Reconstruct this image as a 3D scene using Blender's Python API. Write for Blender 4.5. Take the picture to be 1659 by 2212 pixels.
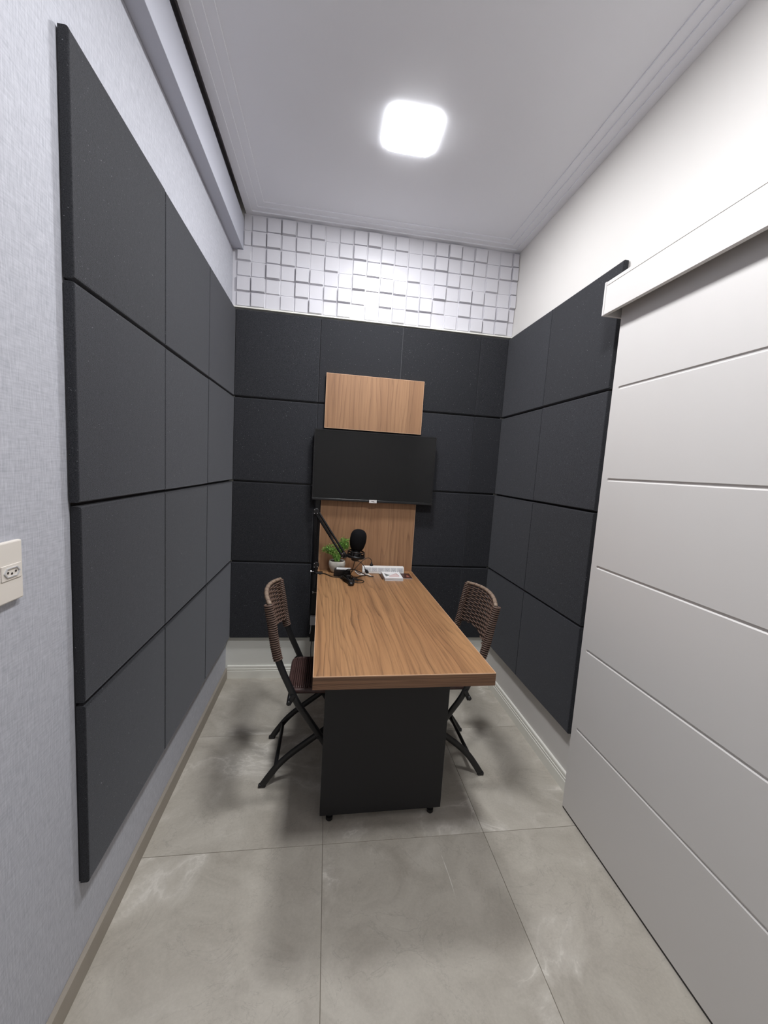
import bpy, bmesh, math, random
from mathutils import Vector, Matrix

for o in list(bpy.data.objects):
    bpy.data.objects.remove(o, do_unlink=True)
random.seed(7)
scene = bpy.context.scene
COL = scene.collection

# ------------------------------------------------------------------ camera
FPX = 858.05
cam_d = bpy.data.cameras.new('camera')
cam = bpy.data.objects.new('camera', cam_d)
COL.objects.link(cam)
cam_d.sensor_fit = 'HORIZONTAL'
cam_d.sensor_width = 36.0
cam_d.lens = FPX / 1659.0 * 36.0
cam_d.clip_start = 0.02
PITCH, ROLL, YAW = -0.1094, -0.0614, 0.1451
Rz = Matrix.Rotation(-YAW, 3, 'Z'); Rx = Matrix.Rotation(PITCH, 3, 'X'); Ry = Matrix.Rotation(ROLL, 3, 'Y')
M = Rz @ Rx @ Ry                      # columns: right, forward, up
Rc = Matrix((M.col[0], M.col[2], -M.col[1])).transposed()
cam.matrix_world = Matrix.Translation((0.5715, -2.5147, 1.4042)) @ Rc.to_4x4()
scene.camera = cam

# ------------------------------------------------------------------ world, exposure, lamp strength
world = bpy.data.worlds.new('world'); scene.world = world
world.use_nodes = True
world.node_tree.nodes['Background'].inputs[0].default_value = (0.5, 0.5, 0.55, 1)
world.node_tree.nodes['Background'].inputs[1].default_value = 0.02
vs = scene.view_settings
vs.view_transform = 'Standard'; vs.look = 'None'; vs.gamma = 1.0; vs.use_curve_mapping = False
vs.exposure = 0.10
LAMP = (138.0, 146.0)                    # emission of the two ceiling lamps (visible one, the one above the camera)
LAMP_COL = (0.97, 0.975, 1.0)

# ------------------------------------------------------------------ helpers
def lin(r, g, b):
    f = lambda c: (c/255/12.92) if c/255 <= 0.04045 else ((c/255+0.055)/1.055)**2.4
    return (f(r), f(g), f(b), 1.0)

class NT:
    def __init__(s, name):
        s.m = bpy.data.materials.new(name); s.m.use_nodes = True
        s.t = s.m.node_tree; s.n = s.t.nodes
        s.b = s.n['Principled BSDF']
    def node(s, typ, **kw):
        n = s.n.new(typ)
        for k, v in kw.items():
            if k.startswith('_'): setattr(n, k[1:], v)
        for k, v in kw.items():
            if k.startswith('_'): continue
            inp = n.inputs[int(k[1:])] if (k[0] == 'i' and k[1:].isdigit()) else n.inputs[k]
            if hasattr(v, 'is_linked') or isinstance(v, bpy.types.NodeSocket): s.t.links.new(v, inp)
            else: inp.default_value = v
        return n
    def math(s, op, a, b=None, c=None, clamp=False):
        n = s.n.new('ShaderNodeMath'); n.operation = op; n.use_clamp = clamp
        for i, v in enumerate((a, b, c)):
            if v is None: continue
            if isinstance(v, bpy.types.NodeSocket): s.t.links.new(v, n.inputs[i])
            else: n.inputs[i].default_value = v
        return n.outputs[0]
    def mix(s, fac, a, b, mode='MIX'):
        n = s.n.new('ShaderNodeMix'); n.data_type = 'RGBA'; n.blend_type = mode
        for i, v in ((0, fac), (6, a), (7, b)):
            if isinstance(v, bpy.types.NodeSocket): s.t.links.new(v, n.inputs[i])
            else: n.inputs[i].default_value = v
        return n.outputs[2]
    def ramp(s, fac, stops, interp='LINEAR'):
        n = s.n.new('ShaderNodeValToRGB'); s.t.links.new(fac, n.inputs[0]); n.color_ramp.interpolation = interp
        e = n.color_ramp.elements
        e[0].position, e[0].color = stops[0]; e[1].position, e[1].color = stops[1]
        for p, c in stops[2:]:
            x = e.new(p); x.color = c
        return n.outputs[0]
    def coord(s, scale=(1, 1, 1), rnd=0.0):
        tc = s.n.new('ShaderNodeTexCoord')
        v = tc.outputs['Object']
        if rnd:
            oi = s.n.new('ShaderNodeObjectInfo')
            m = s.math('MULTIPLY', oi.outputs['Random'], rnd)
            c = s.n.new('ShaderNodeCombineXYZ')
            for i in range(3): s.t.links.new(m, c.inputs[i])
            a = s.n.new('ShaderNodeVectorMath'); a.operation = 'ADD'
            s.t.links.new(v, a.inputs[0]); s.t.links.new(c.outputs[0], a.inputs[1]); v = a.outputs[0]
        mp = s.n.new('ShaderNodeMapping'); mp.inputs['Scale'].default_value = scale
        s.t.links.new(v, mp.inputs[0])
        return mp.outputs[0]
    def noise(s, vec, scale=5, detail=4, rough=0.5, dist=0.0):
        n = s.node('ShaderNodeTexNoise', Vector=vec, Scale=scale, Detail=detail, Roughness=rough, Distortion=dist)
        return n.outputs['Fac']
    def bump(s, h, strength=0.2, dist=0.002):
        n = s.node('ShaderNodeBump', Height=h, Strength=strength, Distance=dist)
        s.t.links.new(n.outputs[0], s.b.inputs['Normal'])
    def set(s, color=None, rough=None, metal=None, spec=None, sheen=None, coat=None, emit=None):
        def put(name, v):
            i = s.b.inputs[name]
            if isinstance(v, bpy.types.NodeSocket): s.t.links.new(v, i)
            else: i.default_value = v
        if color is not None: put('Base Color', color)
        if rough is not None: put('Roughness', rough)
        if metal is not None: put('Metallic', metal)
        if spec is not None: put('Specular IOR Level', spec)
        if sheen is not None:
            put('Sheen Weight', sheen[0]); put('Sheen Roughness', sheen[1]); put('Sheen Tint', sheen[2])
        if coat is not None: put('Coat Weight', coat)
        if emit is not None: put('Emission Color', emit[0]); put('Emission Strength', emit[1])
        return s.m

def plain(name, c, rough=0.5, metal=0.0, spec=0.5, var=0.06, vscale=40):
    t = NT(name)
    n = t.noise(t.coord(), vscale, 3)
    d = tuple(x*(1-var) for x in c[:3])+(1,); l = tuple(min(1, x*(1+var)) for x in c[:3])+(1,)
    return t.set(t.mix(n, d, l), rough, metal, spec)

# ------------------------------------------------------------------ materials
MAT = {}
def mat_wall_paint(name, c):
    t = NT(name); v = t.coord()
    n = t.noise(v, 3, 4); f = t.noise(v, 260, 2)
    col = t.mix(n, tuple(x*0.97 for x in c[:3])+(1,), c)
    t.bump(f, 0.06, 0.001)
    return t.set(col, 0.55, spec=0.3)
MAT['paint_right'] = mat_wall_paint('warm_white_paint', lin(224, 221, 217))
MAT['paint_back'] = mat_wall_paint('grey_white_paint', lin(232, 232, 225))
MAT['ceiling'] = mat_wall_paint('ceiling_paint', lin(243, 244, 249))
MAT['white_trim'] = plain('white_trim_paint', lin(240, 239, 230), 0.35, var=0.03)

def mat_linen():
    t = NT('linen_wallpaper')
    v1 = t.coord((1, 260, 26)); v2 = t.coord((1, 26, 260)); v3 = t.coord((1, 420, 60))
    a = t.noise(v1, 1.0, 3, 0.6); b = t.noise(v2, 1.0, 3, 0.6); c = t.noise(v3, 1, 2)
    s = t.math('ADD', t.math('MULTIPLY', a, 0.55), t.math('MULTIPLY', b, 0.45))
    s = t.math('ADD', t.math('MULTIPLY', s, 0.8), t.math('MULTIPLY', c, 0.2))
    col = t.ramp(s, [(0.30, lin(156, 158, 166)), (0.70, lin(202, 203, 210))])
    t.bump(s, 0.35, 0.0015)
    return t.set(col, 0.7, spec=0.25, sheen=(0.15, 0.5, (0.9, 0.92, 1, 1)))
MAT['linen'] = mat_linen()
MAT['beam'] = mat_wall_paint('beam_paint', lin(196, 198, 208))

def mat_foam():
    t = NT('charcoal_acoustic_foam')
    v = t.coord((1, 1, 1), 20.0)
    n = t.noise(v, 420, 2, 0.7); big = t.noise(v, 60, 4, 0.6)
    base = t.ramp(n, [(0.30, lin(27, 28, 31)), (0.72, lin(60, 61, 65))])
    sp = t.noise(v, 230, 1, 0.4)
    speck = t.ramp(sp, [(0.755, (0, 0, 0, 1)), (0.79, (1, 1, 1, 1))])
    oi = t.n.new('ShaderNodeObjectInfo')
    tint = t.ramp(oi.outputs['Random'], [(0.0, (0.84, 0.84, 0.84, 1)), (1.0, (1.14, 1.14, 1.16, 1))])
    col = t.mix(speck, t.mix(1.0, base, tint, 'MULTIPLY'), lin(120, 120, 124))
    t.bump(t.math('ADD', n, t.math('MULTIPLY', big, 0.5)), 0.5, 0.0015)
    return t.set(col, 0.85, spec=0.25, sheen=(0.30, 0.40, (0.80, 0.82, 0.88, 1)))
MAT['foam'] = mat_foam()

def mat_wood(name, along, c_light, c_mid, c_dark, rings=11.0, seed=0.0, rough=0.42, contrast=1.0):
    """walnut laminate, grain running along the given local axis"""
    t = NT(name)
    tc = t.n.new('ShaderNodeTexCoord'); sp = t.n.new('ShaderNodeSeparateXYZ'); t.t.links.new(tc.outputs['Object'], sp.inputs[0])
    ax = {'x': 0, 'y': 1, 'z': 2}[along]
    across = {'x': (1, 2), 'y': (0, 2), 'z': (0, 1)}[along]
    L = sp.outputs[ax]; A = sp.outputs[across[0]]; B = sp.outputs[across[1]]
    def vec(ka, kl, kb, off=0.0):
        c = t.n.new('ShaderNodeCombineXYZ')
        t.t.links.new(t.math('MULTIPLY_ADD', A, ka, off+seed), c.inputs[0])
        t.t.links.new(t.math('MULTIPLY_ADD', L, kl, off*0.7+seed), c.inputs[1])
        t.t.links.new(t.math('MULTIPLY_ADD', B, kb, off*0.3), c.inputs[2])
        return c.outputs[0]
    n1 = t.noise(vec(4.2, 0.62, 4.2), 1.0, 3, 0.5, 0.15)
    n2 = t.noise(vec(24, 1.5, 24, 3.1), 1.0, 3, 0.6)
    ph = t.math('ADD', t.math('MULTIPLY', n1, rings*0.85), t.math('MULTIPLY', t.math('ADD', A, B), rings*4.2))
    ph = t.math('ADD', ph, t.math('MULTIPLY', n2, 1.1))
    n3 = t.noise(vec(11.0, 0.9, 11.0, 12.7), 1.0, 2, 0.5)
    ph = t.math('ADD', ph, t.math('MULTIPLY', n3, 3.2))
    ring = t.math('FRACT', ph)
    line = t.ramp(ring, [(0.0, (1, 1, 1, 1)), (0.07, (0.55, 0.55, 0.55, 1)), (0.26, (0.12, 0.12, 0.12, 1)), (0.55, (0, 0, 0, 1)), (0.93, (0.06, 0.06, 0.06, 1)), (1.0, (1, 1, 1, 1))])
    fine = t.noise(vec(190, 3.2, 190, 1.7), 1.0, 3, 0.65)
    streak = t.noise(vec(52, 0.9, 52, 5.3), 1.0, 4, 0.65)
    tone = t.noise(vec(6.0, 0.5, 6.0, 9.1), 1.0, 3, 0.6)
    col = t.mix(t.ramp(tone, [(0.32, (0, 0, 0, 1)), (0.70, (1, 1, 1, 1))]), c_mid, c_light)
    col = t.mix(t.math('MULTIPLY', t.ramp(streak, [(0.45, (0, 0, 0, 1)), (0.78, (1, 1, 1, 1))]), 0.55*contrast), col, c_dark)
    col = t.mix(t.math('MULTIPLY', t.math('MULTIPLY', line, t.ramp(n2, [(0.3, (0.1, 0.1, 0.1, 1)), (0.65, (1, 1, 1, 1))])), 0.78*contrast), col, c_dark)
    col = t.mix(t.math('MULTIPLY', t.ramp(fine, [(0.52, (0, 0, 0, 1)), (0.75, (1, 1, 1, 1))]), 0.55*contrast), col, c_dark)
    t.bump(fine, 0.08, 0.0006)
    return t.set(col, rough, spec=0.4)
WL, WM, WD = lin(184, 140, 97), lin(162, 119, 82), lin(96, 68, 48)
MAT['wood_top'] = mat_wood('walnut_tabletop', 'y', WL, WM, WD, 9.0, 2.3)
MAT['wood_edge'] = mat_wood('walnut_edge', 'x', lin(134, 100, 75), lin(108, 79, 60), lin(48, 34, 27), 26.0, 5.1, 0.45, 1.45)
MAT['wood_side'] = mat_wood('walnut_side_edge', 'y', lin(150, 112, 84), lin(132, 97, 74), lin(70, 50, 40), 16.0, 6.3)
MAT['wood_panel'] = mat_wood('walnut_wall_board', 'z', lin(180, 140, 104), lin(158, 119, 88), lin(110, 78, 58), 8.0, 7.7, 0.5, 0.8)
MAT['edge_band'] = plain('pale_edge_band', lin(214, 176, 144), 0.4, var=0.05)

def mat_floor():
    t = NT('grey_porcelain_tile')
    v = t.coord((1, 1, 1), 37.0)
    w = t.noise(v, 2.2, 5, 0.55, 0.4)
    cl = t.noise(v, 5.5, 6, 0.62, 0.9)
    base = t.ramp(cl, [(0.28, lin(168, 161, 149)), (0.5, lin(185, 179, 167)), (0.74, lin(199, 193, 181))])
    # pale veins and clouds
    v2 = t.coord((1.15, 1.5, 1), 23.0)
    vn = t.noise(v2, 1.6, 8, 0.58, 0.8)
    vein = t.math('ABSOLUTE', t.math('SUBTRACT', vn, 0.5))
    veinf = t.ramp(vein, [(0.0, (1, 1, 1, 1)), (0.010, (0.50, 0.50, 0.50, 1)), (0.060, (0, 0, 0, 1))])
    msk = t.ramp(w, [(0.47, (0, 0, 0, 1)), (0.60, (1, 1, 1, 1))])
    col = t.mix(t.math('MULTIPLY', t.math('MULTIPLY', veinf, msk), 0.9), base, lin(226, 221, 211))
    vd = t.noise(v2, 2.6, 6, 0.6, 1.9)
    dk = t.ramp(t.math('ABSOLUTE', t.math('SUBTRACT', vd, 0.5)), [(0.0, (1, 1, 1, 1)), (0.008, (0, 0, 0, 1))])
    col = t.mix(t.math('MULTIPLY', t.math('MULTIPLY', dk, t.math('SUBTRACT', 1.0, msk)), 0.22), col, lin(112, 105, 96))
    fine = t.noise(v, 140, 3, 0.6)
    col = t.mix(0.10, col, t.ramp(fine, [(0.3, lin(120, 116, 108)), (0.7, lin(205, 200, 192))]))
    return t.set(col, t.math('MULTIPLY_ADD', cl, 0.10, 0.36), spec=0.3)
MAT['tile'] = mat_floor()
MAT['grout'] = plain('tile_grout', lin(128, 120, 108), 0.9, var=0.1)
MAT['tile_skirting'] = plain('porcelain_skirting', lin(158, 150, 138), 0.45, var=0.07, vscale=20)
MAT['vein'] = plain('white_line', lin(222, 219, 210), 0.5)

MAT['cladding'] = plain('white_pvc_cladding', lin(214, 213, 218), 0.26, spec=0.5, var=0.01)
MAT['door'] = plain('white_lacquer_door', lin(219, 216, 213), 0.42, spec=0.4, var=0.012, vscale=3)
MAT['black_metal'] = plain('black_powder_coat', lin(26, 26, 28), 0.42, var=0.12)
MAT['black_board'] = plain('black_laminate', lin(36, 36, 38), 0.5, spec=0.35, var=0.10, vscale=600)
MAT['black_plastic'] = plain('black_plastic', lin(20, 20, 22), 0.38, var=0.1)
MAT['cable'] = plain('black_cable_rubber', lin(22, 20, 20), 0.5, var=0.1)
MAT['steel'] = plain('bright_steel', lin(215, 215, 218), 0.25, 1.0)
MAT['mic_foam'] = plain('black_windscreen_foam', lin(24, 24, 26), 0.95, spec=0.1, var=0.35, vscale=700)
MAT['white_plastic'] = plain('white_plastic', lin(236, 235, 232), 0.35, var=0.015)
MAT['grey_plastic'] = plain('light_grey_plastic', lin(196, 196, 198), 0.4, var=0.02)
MAT['cream_plastic'] = plain('cream_white_plastic', lin(228, 222, 213), 0.3, var=0.01)
MAT['dark_hole'] = plain('socket_hole', lin(60, 55, 50), 0.7)
MAT['tv_body'] = plain('tv_black_bezel', lin(22, 22, 24), 0.28, var=0.05)
MAT['tv_screen'] = NT('tv_dark_screen').set(lin(18, 19, 20), 0.16, spec=0.4)
MAT['badge'] = plain('silver_badge', lin(225, 222, 220), 0.35, 0.0, var=0.02)
MAT['badge_print'] = plain('dark_grey_print', lin(70, 66, 66), 0.5)
MAT['paper'] = plain('white_paper', lin(240, 240, 240), 0.7, var=0.01)
MAT['pages'] = plain('paper_block', lin(226, 226, 228), 0.8, var=0.05, vscale=900)
MAT['grey_print'] = plain('grey_ink', lin(120, 122, 120), 0.7)
MAT['pink_print'] = plain('dusty_pink_ink', lin(222, 200, 198), 0.7)
MAT['red_print'] = plain('rust_red_ink', lin(170, 90, 84), 0.7)
MAT['brown_cover'] = plain('dark_brown_cover', lin(64, 36, 32), 0.45)
MAT['rose_print'] = plain('rose_print', lin(150, 90, 80), 0.5)
MAT['pot'] = plain('speckled_ceramic', lin(206, 202, 192), 0.55, var=0.10, vscale=160)
MAT['soil'] = plain('dark_soil', lin(52, 42, 32), 0.95, var=0.4, vscale=200)
def mat_leaf():
    t = NT('artificial_leaf')
    n = t.noise(t.coord(), 150, 3)
    col = t.ramp(n, [(0.32, lin(40, 82, 26)), (0.50, lin(104, 158, 62)), (0.68, lin(186, 218, 128))])
    return t.set(col, 0.5, spec=0.35)
MAT['leaf'] = mat_leaf()
def mat_rattan(name, a, b, r=0.5):
    t = NT(name); n = t.noise(t.coord(), 70, 4, 0.6)
    f = t.noise(t.coord((1, 1, 1)), 500, 2)
    col = t.mix(n, a, b); t.bump(f, 0.2, 0.0006)
    return t.set(col, r, spec=0.4)
MAT['rattan'] = mat_rattan('brown_synthetic_rattan', lin(84, 66, 58), lin(120, 98, 86), 0.45)
MAT['rattan_band'] = mat_rattan('pale_rattan_band', lin(132, 113, 98), lin(160, 141, 124), 0.45)
MAT['rattan_dark'] = mat_rattan('dark_rattan_seat', lin(62, 44, 42), lin(88, 66, 62), 0.42)
def lamp_mat(name, s):
    t = NT(name)
    return t.set(lin(250, 250, 250), 0.5, emit=((*LAMP_COL, 1), s))
MAT['lamp_0'] = lamp_mat('lamp_diffuser_glow', LAMP[0])
MAT['lamp_rim'] = lamp_mat('lamp_rim_glow', 11.0)
MAT['lamp_1'] = lamp_mat('lamp_diffuser_glow_behind', LAMP[1])

# ------------------------------------------------------------------ mesh helpers
def obj(name, bm, m, parent=None, smooth=False, loc=None, **props):
    me = bpy.data.meshes.new(name)
    bmesh.ops.recalc_face_normals(bm, faces=bm.faces[:])
    bm.to_mesh(me); bm.free()
    if smooth:
        for p in me.polygons: p.use_smooth = True
    me.materials.append(MAT[m])
    o = bpy.data.objects.new(name, me); COL.objects.link(o)
    if parent is not None: o.parent = parent
    if loc is not None: o.location = loc
    for k, v in props.items(): o[k] = v
    return o

def thing(name, label, cat, loc=(0, 0, 0), rotz=0.0, group=None):
    o = bpy.data.objects.new(name, None); COL.objects.link(o)
    o.empty_display_size = 0.05
    o.location = loc; o.rotation_euler = (0, 0, rotz)
    o['label'] = label; o['category'] = cat
    if group: o['group'] = group
    return o

def tag(o, label, cat, group=None):
    o['label'] = label; o['category'] = cat
    if group: o['group'] = group
    return o

def struct(name, bm, m, **kw):
    o = obj(name, bm, m, **kw); o['kind'] = 'structure'; return o

def box(bm, x0, x1, y0, y1, z0, z1, bev=0.0, seg=2, mtx=None):
    v = [bm.verts.new((x, y, z)) for x in (x0, x1) for y in (y0, y1) for z in (z0, z1)]
    f = [(0, 1, 3, 2), (4, 6, 7, 5), (0, 4, 5, 1), (2, 3, 7, 6), (0, 2, 6, 4), (1, 5, 7, 3)]
    fs = [bm.faces.new([v[i] for i in q]) for q in f]
    if bev > 0:
        es = list({e for q in fs for e in q.edges})
        r = bmesh.ops.bevel(bm, geom=es, offset=bev, segments=seg, profile=0.5, affect='EDGES')
        vs_ = list({w for q in r['faces'] for w in q.verts} | {w for w in v if w.is_valid})
    else: vs_ = v
    if mtx is not None: bmesh.ops.transform(bm, matrix=mtx, verts=[w for w in vs_ if w.is_valid])
    return bm

def bx(*a, **k): return box(bmesh.new(), *a, **k)

def sweep(bm, pts, ra, rb=None, n=8, ref=None, closed=False, caps=True, radii=None):
    """tube through pts; ra in the plane of travel, rb along ref"""
    rb = ra if rb is None else rb
    P = [Vector(p) for p in pts]; N = len(P); rings = []
    prev = None
    for i in range(N):
        if closed: t = P[(i+1) % N]-P[i-1]
        else: t = P[min(i+1, N-1)]-P[max(i-1, 0)]
        t.normalize()
        if ref is not None: b = Vector(ref)-t*Vector(ref).dot(t)
        else:
            b = (prev if prev is not None else (Vector((0, 0, 1)) if abs(t.z) < 0.9 else Vector((1, 0, 0))))
            b = b-t*b.dot(t)
        b.normalize(); prev = b
        a = t.cross(b)
        k = radii[i] if radii else 1.0
        rings.append([bm.verts.new(P[i]+a*(ra*k*math.cos(w))+b*(rb*k*math.sin(w))) for w in [2*math.pi*j/n for j in range(n)]])
    for i in range(N if closed else N-1):
        r0, r1 = rings[i], rings[(i+1) % N]
        for j in range(n): bm.faces.new((r0[j], r0[(j+1) % n], r1[(j+1) % n], r1[j]))
    if caps and not closed:
        bm.faces.new(rings[0][::-1]); bm.faces.new(rings[-1])
    return bm

def smoothline(pts, k=6):
    """Catmull-Rom through pts"""
    P = [Vector(p) for p in pts]; out = []
    Q = [P[0]*2-P[1]]+P+[P[-1]*2-P[-2]]
    for i in range(1, len(Q)-2):
        for j in range(k):
            t = j/k; a, b, c, d = Q[i-1], Q[i], Q[i+1], Q[i+2]
            out.append(0.5*((2*b)+(c-a)*t+(2*a-5*b+4*c-d)*t*t+(3*b-a-3*c+d)*t**3))
    out.append(P[-1])
    return out

def lathe(bm, prof, n=24, mtx=None, caps=True):
    rings = []
    for r, z in prof:
        rings.append([bm.verts.new((r*math.cos(2*math.pi*j/n), r*math.sin(2*math.pi*j/n), z)) for j in range(n)])
    for a, b in zip(rings, rings[1:]):
        for j in range(n): bm.faces.new((a[j], a[(j+1) % n], b[(j+1) % n], b[j]))
    if caps: bm.faces.new(rings[0][::-1]); bm.faces.new(rings[-1])
    if mtx is not None: bmesh.ops.transform(bm, matrix=mtx, verts=[v for r in rings for v in r])
    return bm

def prism(bm, poly, axis, a0, a1):
    """extrude a 2-D outline along an axis; outline given in the two other axes (x,y,z order)"""
    def P(u, v, w):
        return {'x': (w, u, v), 'y': (u, w, v), 'z': (u, v, w)}[axis]
    A = [bm.verts.new(P(u, v, a0)) for u, v in poly]; B = [bm.verts.new(P(u, v, a1)) for u, v in poly]
    f1 = bm.faces.new(A[::-1]); f2 = bm.faces.new(B)
    n = len(poly)
    for i in range(n): bm.faces.new((A[i], A[(i+1) % n], B[(i+1) % n], B[i]))
    bmesh.ops.triangulate(bm, faces=[f for f in (f1, f2) if len(f.verts) > 4])
    return bm

def axis_mtx(p, d):
    """matrix taking +z to direction d at p"""
    d = Vector(d).normalized()
    return Matrix.Translation(p) @ d.to_track_quat('Z', 'Y').to_matrix().to_4x4()

def cyl(bm, p, q, r, n=14):
    p = Vector(p); q = Vector(q)
    return lathe(bm, [(r*0.9, 0), (r, r*0.1), (r, (q-p).length-r*0.1), (r*0.9, (q-p).length)], n, axis_mtx(p, q-p))

# ================================================================== SETTING
XL, XR, YB, YF = -0.025, 1.703, 0.025, -3.35      # walls
HC = 2.797                                        # lower edge of the cornice
TOP = 2.96
PW = 1.6777                                       # face of the right acoustic panels

struct('wall_left', bx(XL-0.1, XL, YF-0.1, YB+0.1, -0.05, TOP), 'linen')
struct('wall_right', bx(XR, XR+0.1, YF-0.1, YB+0.1, -0.05, TOP), 'paint_right')
struct('wall_back', bx(XL-0.1, XR+0.1, YB, YB+0.1, -0.05, TOP), 'paint_back')
struct('wall_front', bx(XL-0.1, XR+0.1, YF-0.1, YF, -0.05, TOP), 'paint_right')
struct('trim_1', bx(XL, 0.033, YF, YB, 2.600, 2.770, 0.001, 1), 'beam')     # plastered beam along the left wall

# floor: grout bed and separate porcelain tiles
floor = struct('floor', bx(XL-0.1, XR+0.1, YF-0.1, YB+0.1, -0.05, -0.0015), 'grout')
xs = [XL+0.001, 0.6135, 1.243, XR-0.001]
ys = [YB-0.001, -0.545, -1.172, -1.80, -2.43, -3.06, YF+0.001]
J = 0.0009
for i in range(3):
    for j in range(6):
        x0, x1, y1, y0 = xs[i]+J, xs[i+1]-J, ys[j]-J, ys[j+1]+J
        cx, cy = (x0+x1)/2, (y0+y1)/2
        obj('floor_tile', bx(x0-cx, x1-cx, y0-cy, y1-cy, -0.0085, 0.0, 0.0006, 1), 'tile', floor, loc=(cx, cy, 0))
bm = bmesh.new()
pts = smoothline([(1.049, -1.250, 0.0002), (1.0515, -1.285, 0.0002), (1.0545, -1.33, 0.0002), (1.0555, -1.405, 0.0002)], 5)
sweep(bm, pts, 0.0012, 0.0004, 6, ref=(0, 0, 1), radii=[0.25+0.75*math.sin(math.pi*min(1, max(0, i/(len(pts)-1))))+0.35*math.cos(i*1.1) for i in range(len(pts))])
obj('vein', bm, 'vein', floor)  # thin pale line lying on the floor tile

# ceiling slab and stepped cornice
struct('ceiling', bx(XL-0.1, XR+0.1, YF-0.1, YB+0.1, TOP, TOP+0.08), 'ceiling')
bm = bmesh.new(); CE = 0.045
def frame(bm, o0, o1, z0, z1):
    a = (CE+o0, XR-o0, YF+o0, YB-o0); b = (CE+o1, XR-o1, YF+o1, YB-o1)
    box(bm, a[0], b[0], a[2], a[3], z0, z1); box(bm, b[1], a[1], a[2], a[3], z0, z1)
    box(bm, b[0], b[1], b[3], a[3], z0, z1); box(bm, b[0], b[1], a[2], b[2], z0, z1)
frame(bm, 0.0, 0.037, HC, HC+0.04)
frame(bm, 0.037, 0.074, HC+0.006, HC+0.04)
frame(bm, 0.074, 0.112, HC+0.012, HC+0.04)
struct('trim_2', bm, 'ceiling')
struct('trim_3', bx(CE+0.112, XR-0.112, YF+0.112, YB-0.112, HC+0.018, HC+0.045), 'ceiling')

# skirtings
def skirt_profile():
    return [(0, 0), (0.0135, 0), (0.0135, 0.050), (0.0105, 0.052), (0.0105, 0.056), (0.0125, 0.058), (0.0125, 0.064),
            (0.0095, 0.066), (0.0095, 0.070), (0.011, 0.072), (0.010, 0.082), (0.007, 0.085), (0, 0.085)]
bm = bmesh.new(); prism(bm, [(YB-d, z) for d, z in skirt_profile()], 'x', XL+0.0135, XR-0.0135)
struct('baseboard_back', bm, 'white_trim')
bm = bmesh.new(); prism(bm, [(XR-d, z) for d, z in skirt_profile()], 'y', YF, YB)
struct('baseboard_right', bm, 'white_trim')
struct('baseboard_left', bx(XL, XL+0.0135, YF, YB, 0, 0.064, 0.0012, 1), 'tile_skirting')

# white relief cladding above the panels on the back wall
clad = thing('relief_cladding', 'white relief cladding of raised squares on back wall above black panels', 'wall cladding', (0, YB, 2.279))
bm = bmesh.new(); box(bm, XL+0.0005, XR-0.0005, -0.005, -0.0002, 0.0, 0.3205); box(bm, 0.0335, XR-0.0005, -0.005, -0.0002, 0.3205, 0.5175)
obj('backing', bm, 'cladding', clad)
obj('lower_lip', bx(XL+0.0005, XR-0.0005, -0.0275, -0.0052, -0.001, 0.0065, 0.001, 1), 'white_trim', clad)
HG = [[0, 1, 2, 3, 1, 2], [1, 2, 3, 1, 2, 1], [2, 0, 2, 2, 1, 0], [1, 1, 3, 1, 3, 2], [2, 3, 1, 0, 2, 1], [1, 2, 0, 1, 1, 3]]
LV = [0.0025, 0.008, 0.0145, 0.0205]
TP = 0.0832; cache = {}
for r in range(6):
    for c in range(21):
        x0, x1 = -0.0015+c*TP, -0.0015+(c+1)*TP-0.0045
        z1 = 0.5085-r*TP; z0 = z1-TP+0.0045
        h = LV[HG[r][c % 6]]
        if c == 0 and r < 2: x0 = 0.0365
        if c == 0: x0 = max(x0, 0.001)
        if c == 0 and r == 2: z1 = 2.597-2.279
        x1 = min(x1, XR-0.001)
        w, hh = x1-x0, z1-z0
        key = (round(w, 4), round(hh, 4), h)
        if key not in cache:
            bm = bmesh.new()
            e = min(0.0028, h*0.45)
            q0 = [(-w/2, -hh/2), (w/2, -hh/2), (w/2, hh/2), (-w/2, hh/2)]
            q1 = [(-w/2+e, -hh/2+e), (w/2-e, -hh/2+e), (w/2-e, hh/2-e), (-w/2+e, hh/2-e)]
            L0 = [bm.verts.new((a, -0.005, b)) for a, b in q0]; L1 = [bm.verts.new((a, -0.005-h, b)) for a, b in q1]
            bm.faces.new(L0); bm.faces.new(L1[::-1])
            for k in range(4): bm.faces.new((L0[k], L0[(k+1) % 4], L1[(k+1) % 4], L1[k]))
            o = obj('tile', bm, 'cladding', clad); cache[key] = o.data
        else:
            o = bpy.data.objects.new('tile', cache[key]); COL.objects.link(o); o.parent = clad
        o.location = ((x0+x1)/2, 0, (z0+z1)/2)

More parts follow.
